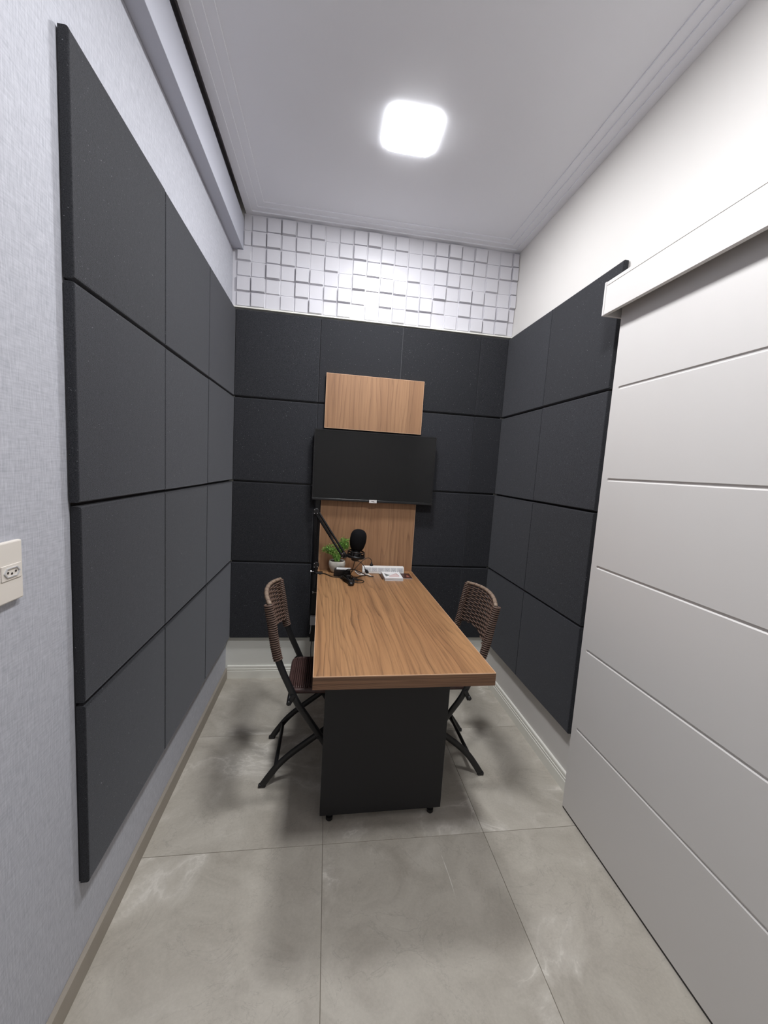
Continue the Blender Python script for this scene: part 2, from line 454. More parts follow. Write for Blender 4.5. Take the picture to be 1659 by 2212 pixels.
# ================================================================== ACOUSTIC PANELS
def panel_bm(w, h, t=0.0245):
    """foam slab in local (u, depth, z): back at depth 0, face at depth -t, softly rounded rim"""
    bm = bmesh.new()
    lay = [(0.0035, 0.0), (t-0.0055, 0.0), (t-0.0022, 0.0012), (t-0.0006, 0.0032), (t, 0.0068)]
    rings = []
    for d, s in lay:
        sx = s*0.55; a, b = w/2-sx, h/2-s
        rings.append([bm.verts.new(p) for p in ((-a, -d, -b), (a, -d, -b), (a, -d, b), (-a, -d, b))])
    bm.faces.new(rings[0]); bm.faces.new(rings[-1][::-1])
    for r0, r1 in zip(rings, rings[1:]):
        for k in range(4): bm.faces.new((r0[k], r0[(k+1) % 4], r1[(k+1) % 4], r1[k]))
    return bm
pcache = {}
def panel(parent, w, h, loc, rz):
    key = (round(w, 3), round(h, 3))
    if key not in pcache:
        o = obj('acoustic_panel', panel_bm(w, h), 'foam', parent); pcache[key] = o.data
    else:
        o = bpy.data.objects.new('acoustic_panel', pcache[key]); COL.objects.link(o); o.parent = parent
    o.location = loc; o.rotation_euler = (0, 0, rz)
def sheet(parent, u0, u1, rz):  # black sheet added behind the foam, standing in for shade in the seams
    o = obj('seam_shade_sheet', bx(u0, u1, -0.0030, -0.0003, 0.283, 2.267), 'black_plastic', parent); o.rotation_euler = (0, 0, rz)
Z0 = 0.275; PH = 0.4910
jit = lambda s: random.uniform(-s, s)
pl = thing('acoustic_cladding', 'charcoal acoustic foam panels covering linen wallpaper on left wall', 'acoustic panels', (XL, -0.75, 0))
sheet(pl, -0.745, 0.772, math.pi/2)
ycol = [(-1.503, -1.0035), (-1.0035, -0.5), (-0.5, 0.0225)]
offs = {}
for r in range(4):
    sh = -0.004 if r < 2 else 0.0
    for c, (y0, y1) in enumerate(ycol):
        # face looks to +x: local -y -> +x  (rotate +90 about z)
        dy = (0.006 if (c == 0 and r < 2) else 0.0)
        panel(pl, y1-y0-0.0022-dy, PH+(0.003 if (c == 0 and r == 3) else 0), (0.0003+jit(0.0003)+0.0003, (y0+dy+y1)/2+0.75, Z0+0.25+0.5*r+jit(0.0012)), math.pi/2)
pb = thing('acoustic_cladding', 'black acoustic foam panels covering back wall behind television', 'acoustic panels', (0.84, YB, 0))
sheet(pb, -0.838, 0.834, 0)
for r in range(4):
    for x0, x1 in ((0.0005, 0.4905), (0.4905, 0.991), (0.991, 1.4925), (1.4925, PW-0.0005)):
        panel(pb, x1-x0-0.0022, PH, ((x0+x1)/2-0.84, -0.0002+jit(0.0002)-0.0003, Z0+0.25+0.5*r+jit(0.001)), 0)
pr = thing('acoustic_cladding', 'charcoal acoustic foam panels on right wall beside white sliding door', 'acoustic panels', (XR, -0.5, 0))
sheet(pr, -0.522, 0.495, -math.pi/2)
for r in range(4):
    for y0, y1 in ((-0.5007, 0.0225), (-1.003, -0.5007)):
        panel(pr, y1-y0-0.0022, PH, (-0.0006-jit(0.0003), (y0+y1)/2+0.5, Z0+0.25+0.5*r+jit(0.0012)), -math.pi/2)

# ================================================================== SLIDING DOOR
DX = 1.635; DY1 = -1.083; DY0 = -2.12; DZ0 = 0.011; DZ1 = 2.075
door = bpy.data.objects.new('door_1', None); COL.objects.link(door); door.location = (DX, -1.6, 0); door['kind'] = 'structure'
obj('door_core', bx(0.004, 0.036, DY0+1.6, DY1+1.6, DZ0, DZ1), 'door', door)
# routed face: a comb outline, horizontal grooves with rounded ends
GR = [1.757, 1.413, 1.069, 0.724, 0.384]; gw = 0.0062
ye = DY1-0.030-gw
quads = []
zs = [DZ1]+[z for g in GR for z in (g+gw, g-gw)]+[DZ0]
for k in range(0, len(zs), 2):
    quads.append([(DY0, zs[k+1]), (ye, zs[k+1]), (ye, zs[k]), (DY0, zs[k])])
    quads.append([(ye, zs[k+1]), (DY1, zs[k+1]), (DY1, zs[k]), (ye, zs[k])])
for g in GR:
    arc = [(ye+gw*math.sin(math.pi*k/8), g+gw*math.cos(math.pi*k/8)) for k in range(9)]
    for p, q in zip(arc, arc[1:]): quads.append([q, (DY1, q[1]), (DY1, p[1]), p])
bm = bmesh.new()
for q in quads: prism(bm, [(y+1.6, z) for y, z in q], 'x', 0.0, 0.004)
bmesh.ops.remove_doubles(bm, verts=bm.verts[:], dist=1e-5)
for g in GR:
    b2 = bmesh.new()
    A3 = [b2.verts.new((x, DY0+1.6, z)) for x, z in ((0.0006, g-gw), (0.004, g-gw), (0.004, g-gw+0.0036))]; B3 = [b2.verts.new((x, ye+1.6, z)) for x, z in ((0.0006, g-gw), (0.004, g-gw), (0.004, g-gw+0.0036))]
    b2.faces.new(A3[::-1]); b2.faces.new(B3)
    for i in range(3): b2.faces.new((A3[i], A3[(i+1) % 3], B3[(i+1) % 3], B3[i]))
    obj('groove_lip', b2, 'door', door)
obj('bottom_strip', bx(0.002, 0.034, DY0+1.6, DY1+1.6, 0.001, DZ0-0.0002), 'black_plastic', door)  # black strip filling the gap under the door
obj('door_face', bm, 'door', door)

pel = thing('track_cover', 'white pelmet box hiding the sliding door track on right wall', 'pelmet', (1.585, -1.05, 2.036))
obj('front_board', bx(0.0, 0.015, -2.2, 0.0, 0.0, 0.105, 0.0008, 1), 'door', pel)
obj('top_board', bx(0.0, 0.1175, -2.2, 0.0, 0.1065, 0.1205, 0.0008, 1), 'door', pel)
obj('end_cap', bx(-0.002, 0.1175, 0.0006, 0.010, -0.002, 0.121, 0.0008, 1), 'door', pel)
obj('track_rail', bx(0.055, 0.085, -2.2, -0.002, 0.075, 0.1062), 'steel', pel)

# ================================================================== CEILING LAMPS
def lamp(x, y, k, label):
    t = thing('ceiling_lamp', label, 'ceiling lamp', (x, y, HC+0.018), 0, 'square ceiling lamps')
    def rr(w, h, r, n=6):
        out = []
        for cx, cy, a0 in ((w/2-r, h/2-r, 0), (-w/2+r, h/2-r, 90), (-w/2+r, -h/2+r, 180), (w/2-r, -h/2+r, 270)):
            for i in range(n+1):
                a = math.radians(a0+90*i/n); out.append((cx+r*math.cos(a), cy+r*math.sin(a)))
        return out
    bm = bmesh.new(); prism(bm, rr(0.190, 0.190, 0.036), 'z', -0.0078, 0.0)
    obj('lamp_base', bm, 'white_plastic', t)
    n = len(rr(1, 1, 0.1))
    def skin(prof, cap):
        bm = bmesh.new(); rings = [[bm.verts.new((a, b, z)) for a, b in rr(w, w, 0.036)] for w, z in prof]
        for r0, r1 in zip(rings, rings[1:]):
            for i in range(n): bm.faces.new((r0[i], r0[(i+1) % n], r1[(i+1) % n], r1[i]))
        if cap: bm.faces.new(rings[-1])
        return bm
    obj('diffuser_rim', skin(((0.218, -0.0003), (0.218, -0.0100), (0.214, -0.0125)), False), 'lamp_rim', t)
    obj('diffuser', skin(((0.2138, -0.0126), (0.206, -0.0137)), True), 'lamp_%d' % k, t)
lamp(0.857, -0.705, 0, 'square glowing white ceiling lamp above the desk')
lamp(0.87, -1.88, 1, 'square white ceiling lamp overhead beside the sliding door')

# ================================================================== WALNUT BOARDS, TELEVISION
def board(z0, z1, label):
    t = thing('backboard', label, 'wood panel', (0.8385, -0.0012, z0))
    w = 0.302; h = z1-z0
    obj('board', bx(-w+0.0022, w-0.0022, -0.0185, 0, 0.0022, h-0.0022), 'wood_panel', t)
    bm = bmesh.new()
    box(bm, -w, -w+0.0021, -0.0188, 0, 0, h); box(bm, w-0.0021, w, -0.0188, 0, 0, h)
    box(bm, -w+0.0021, w-0.0021, -0.0188, 0, h-0.0021, h); box(bm, -w+0.0021, w-0.0021, -0.0188, 0, 0, 0.0021)
    obj('edge_band', bm, 'edge_band', t)
board(1.629, 1.955, 'walnut board mounted above the television on back wall')
board(0.0, 1.52, 'tall walnut board behind the desk below the television')

tv = thing('television', 'black flat television switched off on walnut backboard above desk', 'television', (0.8575, -0.021, 1.188))
W2 = 0.377; TH = 0.428
obj('cabinet', bx(-W2, W2, -0.036, 0.0, 0.0, TH, 0.003, 2), 'tv_body', tv)
bm = bmesh.new()
for a in ((-W2, W2, -0.041, -0.0362, TH-0.006, TH), (-W2, -W2+0.006, -0.041, -0.0362, 0.014, TH-0.006), (W2-0.006, W2, -0.041, -0.0362, 0.014, TH-0.006)):
    box(bm, *a)
box(bm, -W2, W2, -0.0435, -0.0362, 0.0, 0.014, 0.002, 2)
obj('bezel', bm, 'tv_body', tv)
obj('screen', bx(-W2+0.006, W2-0.006, -0.0390, -0.0362, 0.014, TH-0.006), 'tv_screen', tv)
bd = obj('badge', bx(-0.0235, 0.0235, -0.0475, -0.0438, -0.0035, 0.0155, 0.001, 1), 'badge', tv)
bd.location = (-0.002, 0, 0)
tx = bpy.data.curves.new('brand_text', 'FONT'); tx.body = 'TCL'; tx.size = 0.0115; tx.align_x = 'CENTER'; tx.align_y = 'CENTER'; tx.extrude = 0.0002; tx.offset = 0.0004
to = bpy.data.objects.new('tmp', tx); COL.objects.link(to)
dg = bpy.context.evaluated_depsgraph_get(); me = bpy.data.meshes.new_from_object(to.evaluated_get(dg))
bpy.data.objects.remove(to)
me.materials.clear(); me.materials.append(MAT['badge_print'])
lt = bpy.data.objects.new('lettering', me); COL.objects.link(lt); lt.parent = bd
lt.location = (0, -0.0477, 0.006); lt.rotation_euler = (math.pi/2, 0, 0)

# ================================================================== DESK
TZ = 0.745
desk = thing('desk', 'walnut desk with thick top on black panel leg between rattan chairs', 'desk', (0.8385, -0.0265, 0), math.radians(0.8))
DW = 0.3035; DL = 1.296; B = 0.0022
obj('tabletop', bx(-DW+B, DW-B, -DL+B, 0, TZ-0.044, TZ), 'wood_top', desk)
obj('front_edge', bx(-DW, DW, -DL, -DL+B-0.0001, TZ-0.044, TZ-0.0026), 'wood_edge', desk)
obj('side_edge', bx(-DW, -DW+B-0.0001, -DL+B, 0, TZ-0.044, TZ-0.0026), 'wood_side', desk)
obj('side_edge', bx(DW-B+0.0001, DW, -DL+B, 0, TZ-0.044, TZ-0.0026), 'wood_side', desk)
bm = bmesh.new()
box(bm, -DW, DW, -DL, -DL+B-0.0001, TZ-0.0025, TZ+0.0001); box(bm, -DW, -DW+B-0.0001, -DL+B, 0, TZ-0.0025, TZ+0.0001)
box(bm, DW-B+0.0001, DW, -DL+B, 0, TZ-0.0025, TZ+0.0001)
obj('edge_band', bm, 'edge_band', desk)
ped = obj('leg_panel', bx(-0.254, 0.238, -1.052, -1.022, 0.030, TZ-0.0441, 0.0008, 1), 'black_board', desk)
for fx in (-0.215, 0.200):
    bm = bmesh.new(); lathe(bm, [(0.011, 0.0005), (0.0135, 0.004), (0.0135, 0.016), (0.008, 0.018), (0.008, 0.0299)], 16)
    obj('levelling_foot', bm, 'black_plastic', desk, loc=(fx, -1.037, 0), smooth=False)

# ================================================================== CHAIRS
A_PTS = [(-0.203, 0.826), (-0.196, 0.79), (-0.185, 0.735), (-0.173, 0.656), (-0.160, 0.60), (-0.137, 0.538), (-0.109, 0.476), (-0.075, 0.403),
         (-0.037, 0.345), (0.0, 0.289), (0.02, 0.259), (0.10, 0.135), (0.185, 0.006)]
B_PTS = [(-0.212, 0.006), (-0.180, 0.054), (-0.144, 0.102), (-0.098, 0.147), (-0.041, 0.192), (0.021, 0.239), (0.10, 0.302), (0.17, 0.362), (0.228, 0.413)]
def xa(z):
    for (x1, z1), (x0, z0) in zip(A_PTS, A_PTS[1:]):
        if z0 <= z <= z1: return x0+(x1-x0)*(z-z0)/(z1-z0)
    return A_PTS[0][0]
HW = 0.180; HB = 0.156
def make_chair(label):
    t = thing('folding_chair', label, 'chair', (0, 0, 0), 0, 'rattan folding chairs at the desk')
    for s in (-1, 1):
        bm = bmesh.new(); sweep(bm, smoothline([(u, s*HW, z) for u, z in A_PTS], 4), 0.0145, 0.0078, 12, ref=(0, 1, 0))
        o = obj('front_leg', bm, 'black_metal', t, smooth=True)
        bm = bmesh.new(); box(bm, 0.168, 0.200, s*HW-0.0085, s*HW+0.0085, 0.0, 0.016, 0.005, 2); obj('foot_cap', bm, 'black_plastic', o)
        bm = bmesh.new(); sweep(bm, smoothline([(u, s*HB, z) for u, z in B_PTS], 4), 0.0145, 0.0078, 12, ref=(0, 1, 0))
        o = obj('rear_leg', bm, 'black_metal', t, smooth=True)
        bm = bmesh.new(); box(bm, -0.227, -0.195, s*HB-0.0085, s*HB+0.0085, 0.0, 0.016, 0.005, 2); obj('foot_cap', bm, 'black_plastic', o)
    bm = bmesh.new(); cyl(bm, (-0.158, -HB+0.006, 0.084), (-0.158, HB-0.006, 0.084), 0.0085); obj('stretcher', bm, 'black_metal', t, smooth=True)
    bm = bmesh.new(); cyl(bm, (0.128, -HW+0.006, 0.092), (0.128, HW-0.006, 0.092), 0.0085); obj('stretcher', bm, 'black_metal', t, smooth=True)
    bm = bmesh.new(); cyl(bm, (-0.108, -HW-0.020, 0.408), (-0.108, HW+0.020, 0.408), 0.009); obj('pivot_rod', bm, 'black_metal', t, smooth=True)
    for s in (-1, 1):
        bm = bmesh.new(); sweep(bm, [(-0.109, s*(HW+0.011), 0.40), (-0.088, s*(HW+0.011), 0.44)], 0.010, 0.003, 8, ref=(0, 1, 0)); obj('bracket', bm, 'black_metal', t)
        bm = bmesh.new(); cyl(bm, (0.021, s*(HB-0.012), 0.243), (0.021, s*(HW+0.010), 0.243), 0.006, 10); obj('pivot_bolt', bm, 'black_metal', t)
    # seat: rail and woven strands
    u0, u1, v1, z = -0.112, 0.235, 0.142, 0.432
    loop = []
    for cu, cv, a0 in ((u1-0.03, v1-0.03, 0), (u0+0.03, v1-0.03, 90), (u0+0.03, -v1+0.03, 180), (u1-0.03, -v1+0.03, 270)):
        for i in range(6):
            a = math.radians(a0+18*i); loop.append((cu+0.03*math.cos(a), cv+0.03*math.sin(a), z))
    seat = obj('seat', sweep(bmesh.new(), loop, 0.011, 0.012, 8, ref=(0, 0, 1), closed=True), 'rattan_dark', t, smooth=True)
    bm = bmesh.new(); k = 0; u = u0+0.010
    while u < u1-0.006:
        pts = [(u, v, z+0.009+(0.0016 if (i+k) % 2 else -0.0016)) for i, v in enumerate([-v1+0.006+(2*v1-0.012)*j/14 for j in range(15)])]
        sweep(bm, pts, 0.0046, 0.0032, 6, ref=(0, 0, 1)); u += 0.0092; k += 1
    obj('weave', bm, 'rattan_dark', seat, smooth=True)
    obj('underside', bx(u0+0.008, u1-0.008, -v1+0.008, v1-0.008, z-0.006, z+0.003), 'black_plastic', seat)
    # woven backrest
    back = obj('backrest', bmesh.new(), 'rattan', t)
    bm = bmesh.new()
    zt = 0.822; r = 0; zz = 0.612
    def bow(v): return 1-(v/(HW-0.006))**2
    while zz < zt:
        lim = 1.0
        pts = []
        for j in range(41):
            v = (-HW+0.004)+(2*HW-0.008)*j/40
            lo = 0.628+0.024*max(0, bow(v))
            if zz < lo: pts.append(None); continue
            hgt = (zz-0.612)/(zt-0.612)
            wob = 0.0024*math.sin(math.pi*(v/0.040+r))
            pts.append((xa(zz)+0.006-(0.020+0.012*hgt)*bow(v)+wob, v, zz+0.013*bow(v)*hgt))
        run = []
        for p in pts+[None]:
            if p is None:
                if len(run) > 2: sweep(bm, run, 0.0042, 0.0026, 6, ref=None)
                run = []
            else: run.append(p)
        zz += 0.0088; r += 1
    for j in range(9):      # upright stakes
        v = -HW+0.02+(2*HW-0.04)*j/8
        lo = 0.628+0.024*bow(v)
        pts = []
        for i in range(9):
            q = lo+(zt-lo)*i/8; hgt = (q-0.612)/(zt-0.612)
            pts.append((xa(q)+0.006-(0.020+0.012*hgt)*bow(v), v, q+0.013*bow(v)*hgt))
        sweep(bm, pts, 0.0022, 0.0022, 6)
    bm.to_mesh(back.data); bm.free()
    for p in back.data.polygons: p.use_smooth = True
    bm = bmesh.new()
    pts = [(xa(zt)+0.002-0.033*bow(v), v, zt+0.008+0.013*bow(v)) for v in [(-HW)+(2*HW)*j/24 for j in range(25)]]
    sweep(bm, pts, 0.0095, 0.0085, 8, ref=(0, 0, 1)); obj('top_band', bm, 'rattan_band', back, smooth=True)
    for j in range(8):
        v = -HW+0.022+(2*HW-0.044)*j/7; p = Vector((xa(zt)+0.002-0.033*bow(v), v, zt+0.008+0.013*bow(v)))
        bm = bmesh.new()
        sweep(bm, [p+Vector((0.0108*math.cos(a), 0, 0.0098*math.sin(a)-0.002)) for a in [2*math.pi*i/10 for i in range(10)]], 0.0016, 0.0022, 5, ref=(0, 1, 0), closed=True)
        obj('binding', bm, 'rattan', back, smooth=True)
    for s in (-1, 1):
        bm = bmesh.new(); q = 0.594
        while q < 0.826:
            p = Vector((xa(q), s*HW, q)); tz = Vector((xa(q+0.01)-xa(q-0.01), 0, 0.02)).normalized(); n = Vector((tz.z, 0, -tz.x))
            sweep(bm, [p+n*(0.0165*math.cos(a))+Vector((0, 0.0105*math.sin(a), 0)) for a in [2*math.pi*i/14 for i in range(14)]], 0.0042, 0.0036, 6, closed=True)
            q += 0.0092
        obj('post_wrap', bm, 'rattan', back, smooth=True)
    return t
ch1 = make_chair('brown rattan folding chair left of the desk, side view facing right')
ch1.location = (0.56, -0.730, 0)
def dup(root, label):
    def cp(o, par):
        c = o.copy(); COL.objects.link(c); c.parent = par
        for k in o.children: cp(k, c)
        return c
    r = cp(root, None); r['label'] = label; return r
ch2 = dup(ch1, 'brown rattan folding chair right of the desk near the sliding door')
ch2.location = (1.133, -0.724, 0); ch2.rotation_euler = (0, 0, math.pi)

# ================================================================== DESK ITEMS
# --- microphone boom arm
arm = thing('microphone_stand', 'black scissor microphone boom stand clamped to left desk edge', 'microphone stand', (0.536, -0.125, TZ))
def A_(x, y, z): return (x-0.536, y+0.125, z-TZ)
bm = bmesh.new()
box(bm, *(-0.020, 0.030), -0.018, 0.018, 0.0008, 0.009, 0.001, 1); box(bm, -0.020, -0.008, -0.018, 0.018, -0.080, 0.009, 0.001, 1); box(bm, -0.020, 0.022, -0.018, 0.018, -0.088, -0.079, 0.001, 1)
obj('clamp', bm, 'black_metal', arm)
bm = bmesh.new(); cyl(bm, (0.006, 0, -0.122), (0.006, 0, -0.047), 0.0045, 10); obj('clamp_screw', bm, 'steel', arm)
bm = bmesh.new(); cyl(bm, (-0.022, -0.004, -0.118), (0.012, 0.0, -0.118), 0.0038, 10); cyl(bm, (-0.024, -0.004, -0.123), (-0.024, -0.004, -0.111), 0.005, 10); obj('screw_handle', bm, 'steel', arm)
bm = bmesh.new(); cyl(bm, (-0.012, 0, 0.009), (-0.012, 0, 0.050), 0.012, 16); obj('swivel_post', bm, 'black_metal', arm)
bm = bmesh.new(); cyl(bm, (-0.046, -0.006, 0.012), (-0.022, -0.002, 0.012), 0.0035, 10); lathe(bm, [(0.003, 0), (0.0075, 0.003), (0.0075, 0.009), (0.003, 0.012)], 12, axis_mtx((-0.046, -0.006, 0.012), (1, 0.15, 0))); obj('side_knob', bm, 'steel', arm)
E0 = Vector(A_(0.524, -0.13, 0.800)); E1 = Vector(A_(0.513, -0.155, 1.128)); E2 = Vector(A_(0.684, -0.225, 0.885))
def twin(P, Q, name, gap=0.0095, up=Vector((0, 0, 1))):
    d = (Q-P).normalized(); side = Vector((0, 1, 0)); n = d.cross(side).normalized()
    root = None
    for s in (-1, 1):
        bm = bmesh.new(); sweep(bm, [P+n*gap*s, Q+n*gap*s], 0.0068, 0.0062, 4, ref=side)
        bmesh.ops.bevel(bm, geom=bm.edges[:], offset=0.0008, segments=1, affect='EDGES')
        o = obj(name, bm, 'black_metal', arm)
        root = root or o
    bm = bmesh.new(); L = (Q-P).length
    for s in (-1, 1):
        a = P+d*L*0.06+side*0.009*s; turns = 30; m = turns*8
        pts = [a+d*(L*0.50*i/m)+n*(0.0036*math.cos(2*math.pi*i/8))+side*(0.0036*math.sin(2*math.pi*i/8)) for i in range(m+1)]
        sweep(bm, pts, 0.0010, 0.0010, 4)
        sweep(bm, [a+d*L*0.50, P+d*L*0.62+side*0.009*s, P+d*L*0.64+n*gap], 0.0011, 0.0011, 5)
    obj('spring', bm, 'black_metal', root, smooth=True)
twin(E0, E1, 'lower_arm'); twin(E1, E2, 'upper_arm')
def joint(c, name='joint', r=0.019):
    bm = bmesh.new(); lathe(bm, [(r*0.85, -0.011), (r, -0.009), (r, 0.009), (r*0.85, 0.011)], 18, axis_mtx(c, (0, 1, 0)))
    o = obj(name, bm, 'black_plastic', arm)
    bm = bmesh.new()
    for dx, dz in ((-0.009, 0.010), (0.009, -0.010), (-0.010, -0.012)):
        lathe(bm, [(0.0028, 0), (0.0032, 0.001), (0.002, 0.0025)], 10, axis_mtx(c+Vector((dx, -0.011, dz)), (0, -1, 0)))
    obj('screw', bm, 'steel', o)
joint(E0); joint(E1); joint(E2, r=0.018)
# --- microphone in its shock mount
MC = Vector((0.750, -0.278, 0.899)); MU = Vector((0.10, 0.02, 1)).normalized()
bm = bmesh.new(); cyl(bm, E2+Vector((0.004, -0.010, -0.006)), Vector(A_(0.6985, -0.252, 0.888)), 0.0085, 12); obj('mount_knuckle', bm, 'black_plastic', arm)
mic = thing('microphone', 'black foam covered studio microphone in round shock mount over desk', 'microphone', MC)
mm = axis_mtx((0, 0, 0), MU)
def rg(name, R, z, r, m='black_plastic', par=mic, rb=None):
    bm = bmesh.new(); sweep(bm, [mm @ Vector((R*math.cos(a), R*math.sin(a), z)) for a in [2*math.pi*i/32 for i in range(32)]], r, rb or r, 8, closed=True, ref=MU)
    return obj(name, bm, m, par, smooth=True)
ring = rg('outer_ring', 0.049, -0.006, 0.0055, rb=0.008)
rg('outer_ring', 0.045, 0.022, 0.0035, rb=0.004)
rg('inner_ring', 0.029, 0.004, 0.004, rb=0.010)
for k in range(6):
    a = math.pi*2*k/6+0.3; bm = bmesh.new()
    p, q = mm @ Vector((0.047*math.cos(a), 0.047*math.sin(a), -0.008)), mm @ Vector((0.045*math.cos(a), 0.045*math.sin(a), 0.025))
    cyl(bm, p, q, 0.0042, 8); pst = obj('post', bm, 'black_plastic', mic)
    bm = bmesh.new(); sweep(bm, [q, mm @ Vector((0.030*math.cos(a+0.5), 0.030*math.sin(a+0.5), 0.006)), p], 0.0015, 0.0015, 5); obj('elastic_band', bm, 'cable', pst)
bm = bmesh.new(); lathe(bm, [(0.012, -0.034), (0.021, -0.030), (0.0235, -0.024), (0.0235, 0.060), (0.021, 0.066)], 24, mm); obj('body', bm, 'black_metal', mic, smooth=True)
bm = bmesh.new(); lathe(bm, [(0.0238, 0.010), (0.0244, 0.0115), (0.0244, 0.0145), (0.0238, 0.016)], 24, mm); obj('trim_ring', bm, 'steel', mic, smooth=True)
bm = bmesh.new()
prof = [(0.020, 0.030), (0.030, 0.032), (0.037, 0.042), (0.0425, 0.058), (0.0460, 0.078), (0.0472, 0.098), (0.0455, 0.118), (0.0395, 0.134), (0.029, 0.1455), (0.015, 0.151), (0.002, 0.1525)]
lathe(bm, prof, 32, mm); obj('foam_windscreen', bm, 'mic_foam', mic, smooth=True)

# --- potted plant
pot = thing('potted_plant', 'small leafy artificial plant in speckled white round pot on desk', 'plant', (0.652, -0.083, TZ))
bm = bmesh.new()
lathe(bm, [(0.026, 0.0008), (0.033, 0.003), (0.043, 0.018), (0.0505, 0.040), (0.0525, 0.055), (0.0500, 0.068), (0.0470, 0.0745), (0.0440, 0.0735), (0.0455, 0.064), (0.043, 0.060)], 36)
obj('pot', bm, 'pot', pot, smooth=True)
bm = bmesh.new(); lathe(bm, [(0.001, 0.0605), (0.0425, 0.0605), (0.0425, 0.066), (0.030, 0.069), (0.001, 0.070)], 24); obj('soil', bm, 'soil', pot, smooth=True)
rnd = random.Random(3); bs = bmesh.new(); bl = bmesh.new()
tips = []
for k in range(56):
    if k % 2: c = Vector((-0.040, -0.004, 0.140)); R = Vector((0.046, 0.040, 0.022))
    else: c = Vector((0.042, 0.004, 0.178)); R = Vector((0.042, 0.044, 0.036))
    while True:
        d = Vector((rnd.uniform(-1, 1), rnd.uniform(-1, 1), rnd.uniform(-1, 1)))
        if d.length < 1: break
    tip = c+Vector((d.x*R.x, d.y*R.y, d.z*R.z)); root = Vector((rnd.uniform(-.015, .015), rnd.uniform(-.015, .015), 0.066))
    if tip.y > 0.055: tip.y = 0.055
    mid = (root+tip)/2+Vector((0, 0, 0.012))
    line = smoothline([root, mid, tip], 4); sweep(bs, line, 0.0011, 0.0011, 5)
    for q in range(22):
        t0 = tip+Vector((rnd.gauss(0, .0095), rnd.gauss(0, .0095), rnd.gauss(0, .008)))
        if t0.y > 0.052: t0.y = 0.052
        dr = Vector((rnd.gauss(0, 1), rnd.gauss(0, 1)-0.3, rnd.gauss(0.5, 0.8))).normalized(); sd = dr.cross(Vector((rnd.gauss(0, 1), rnd.gauss(0, 1), rnd.gauss(0, 1)))).normalized()
        nn = dr.cross(sd); Lf = rnd.uniform(.0065, .011); w = Lf*0.36
        a = bl.verts.new(t0); b = bl.verts.new(t0+dr*Lf*0.5+sd*w-nn*0.0012); cc = bl.verts.new(t0+dr*Lf); e = bl.verts.new(t0+dr*Lf*0.5-sd*w-nn*0.0012); mdl = bl.verts.new(t0+dr*Lf*0.5)
        bl.faces.new((a, b, mdl)); bl.faces.new((b, cc, mdl)); bl.faces.new((cc, e, mdl)); bl.faces.new((e, a, mdl))
obj('stem', bs, 'leaf', pot)
lf = obj('foliage', bl, 'leaf', pot); lf['kind'] = 'stuff'

# --- power adapter box with a white card on it
pbx = thing('power_adapter', 'black box shaped power adapter in front of the plant pot', 'power adapter', (0.684, -0.166, TZ), math.radians(-5))
obj('case', bx(-0.049, 0.049, -0.024, 0.022, 0.0008, 0.042, 0.003, 2), 'black_plastic', pbx)
obj('vent_panel', bx(-0.034, 0.040, -0.0252, -0.0242, 0.012, 0.032, 0.0004, 1), 'cable', pbx)
cd = tag(obj('label_card', bx(-0.042, 0.042, -0.022, 0.020, 0, 0.0035, 0.0004, 1), 'paper', loc=(0.690, -0.1665, TZ+0.0424)), 'thin white card lying on top of the black adapter box', 'card')
cd.rotation_euler = (0, 0, math.radians(-5))

# --- power strip
ps = thing('power_strip', 'white multi socket power strip along back of desk', 'power strip', (0.9425, -0.083, TZ))
bm = bmesh.new(); prism(bm, [(-0.022, 0.001), (0.022, 0.001), (0.022, 0.040), (0.018, 0.0435), (-0.008, 0.0435), (-0.013, 0.041), (-0.022, 0.012)], 'x', -0.132, 0.132)
bmesh.ops.bevel(bm, geom=bm.edges[:], offset=0.0015, segments=1, affect='EDGES')
obj('housing', bm, 'white_plastic', ps)
sl = math.atan2(0.009, 0.029)
for k in range(6):
    bm = bmesh.new(); box(bm, -0.0185, 0.0185, -0.0012, 0.0, -0.0125, 0.0125, 0.0005, 1)
    o = obj('socket', bm, 'grey_plastic', ps, loc=(-0.096+k*0.0405, -0.0177, 0.0265)); o.rotation_euler = (-sl, 0, 0)
    bm = bmesh.new()
    for a, b in ((-0.006, 0.0), (0.006, 0.0), (0.0, -0.004)):
        lathe(bm, [(0.0016, 0), (0.0016, 0.0004)], 8, axis_mtx((a, -0.0013, b), (0, -1, 0)))
    obj('hole', bm, 'dark_hole', o)
# plugs and leads
def cable(name, pts, label, r=0.0022, m='cable', group=None, par=None, cat='cable'):
    bm = bmesh.new(); sweep(bm, smoothline(pts, 8), r, r, 8)
    o = obj(name, bm, m, par, smooth=True)
    if label: tag(o, label, cat, group)
    return o
p1 = thing('power_plug', 'black plug standing on top of the white power strip', 'plug', (0.868, -0.081, TZ+0.0442))
bm = bmesh.new(); lathe(bm, [(0.009, 0), (0.0105, 0.002), (0.010, 0.010), (0.005, 0.015), (0.004, 0.024)], 14); obj('plug_body', bm, 'cable', p1, smooth=True)
cable('lead', [(0, 0, 0.022), (-0.004, -0.003, 0.040), (-0.024, -0.006, 0.052), (-0.052, -0.010, 0.040), (-0.085, -0.022, 0.008), (-0.118, -0.045, -0.022), (-0.143, -0.072, -0.0415)], None, 0.002, par=p1)
p2 = thing('power_plug', 'dark grey plug in front of power strip with cable rising to microphone', 'plug', (0.836, -0.118, TZ))
bm = bmesh.new(); lathe(bm, [(0.0085, 0.0), (0.0095, 0.003), (0.0095, 0.019), (0.005, 0.025), (0.0035, 0.034)], 14, axis_mtx((0.006, -0.004, 0.0095), (-0.55, -0.25, 0.75))); obj('plug_body', bm, 'black_metal', p2, smooth=True)
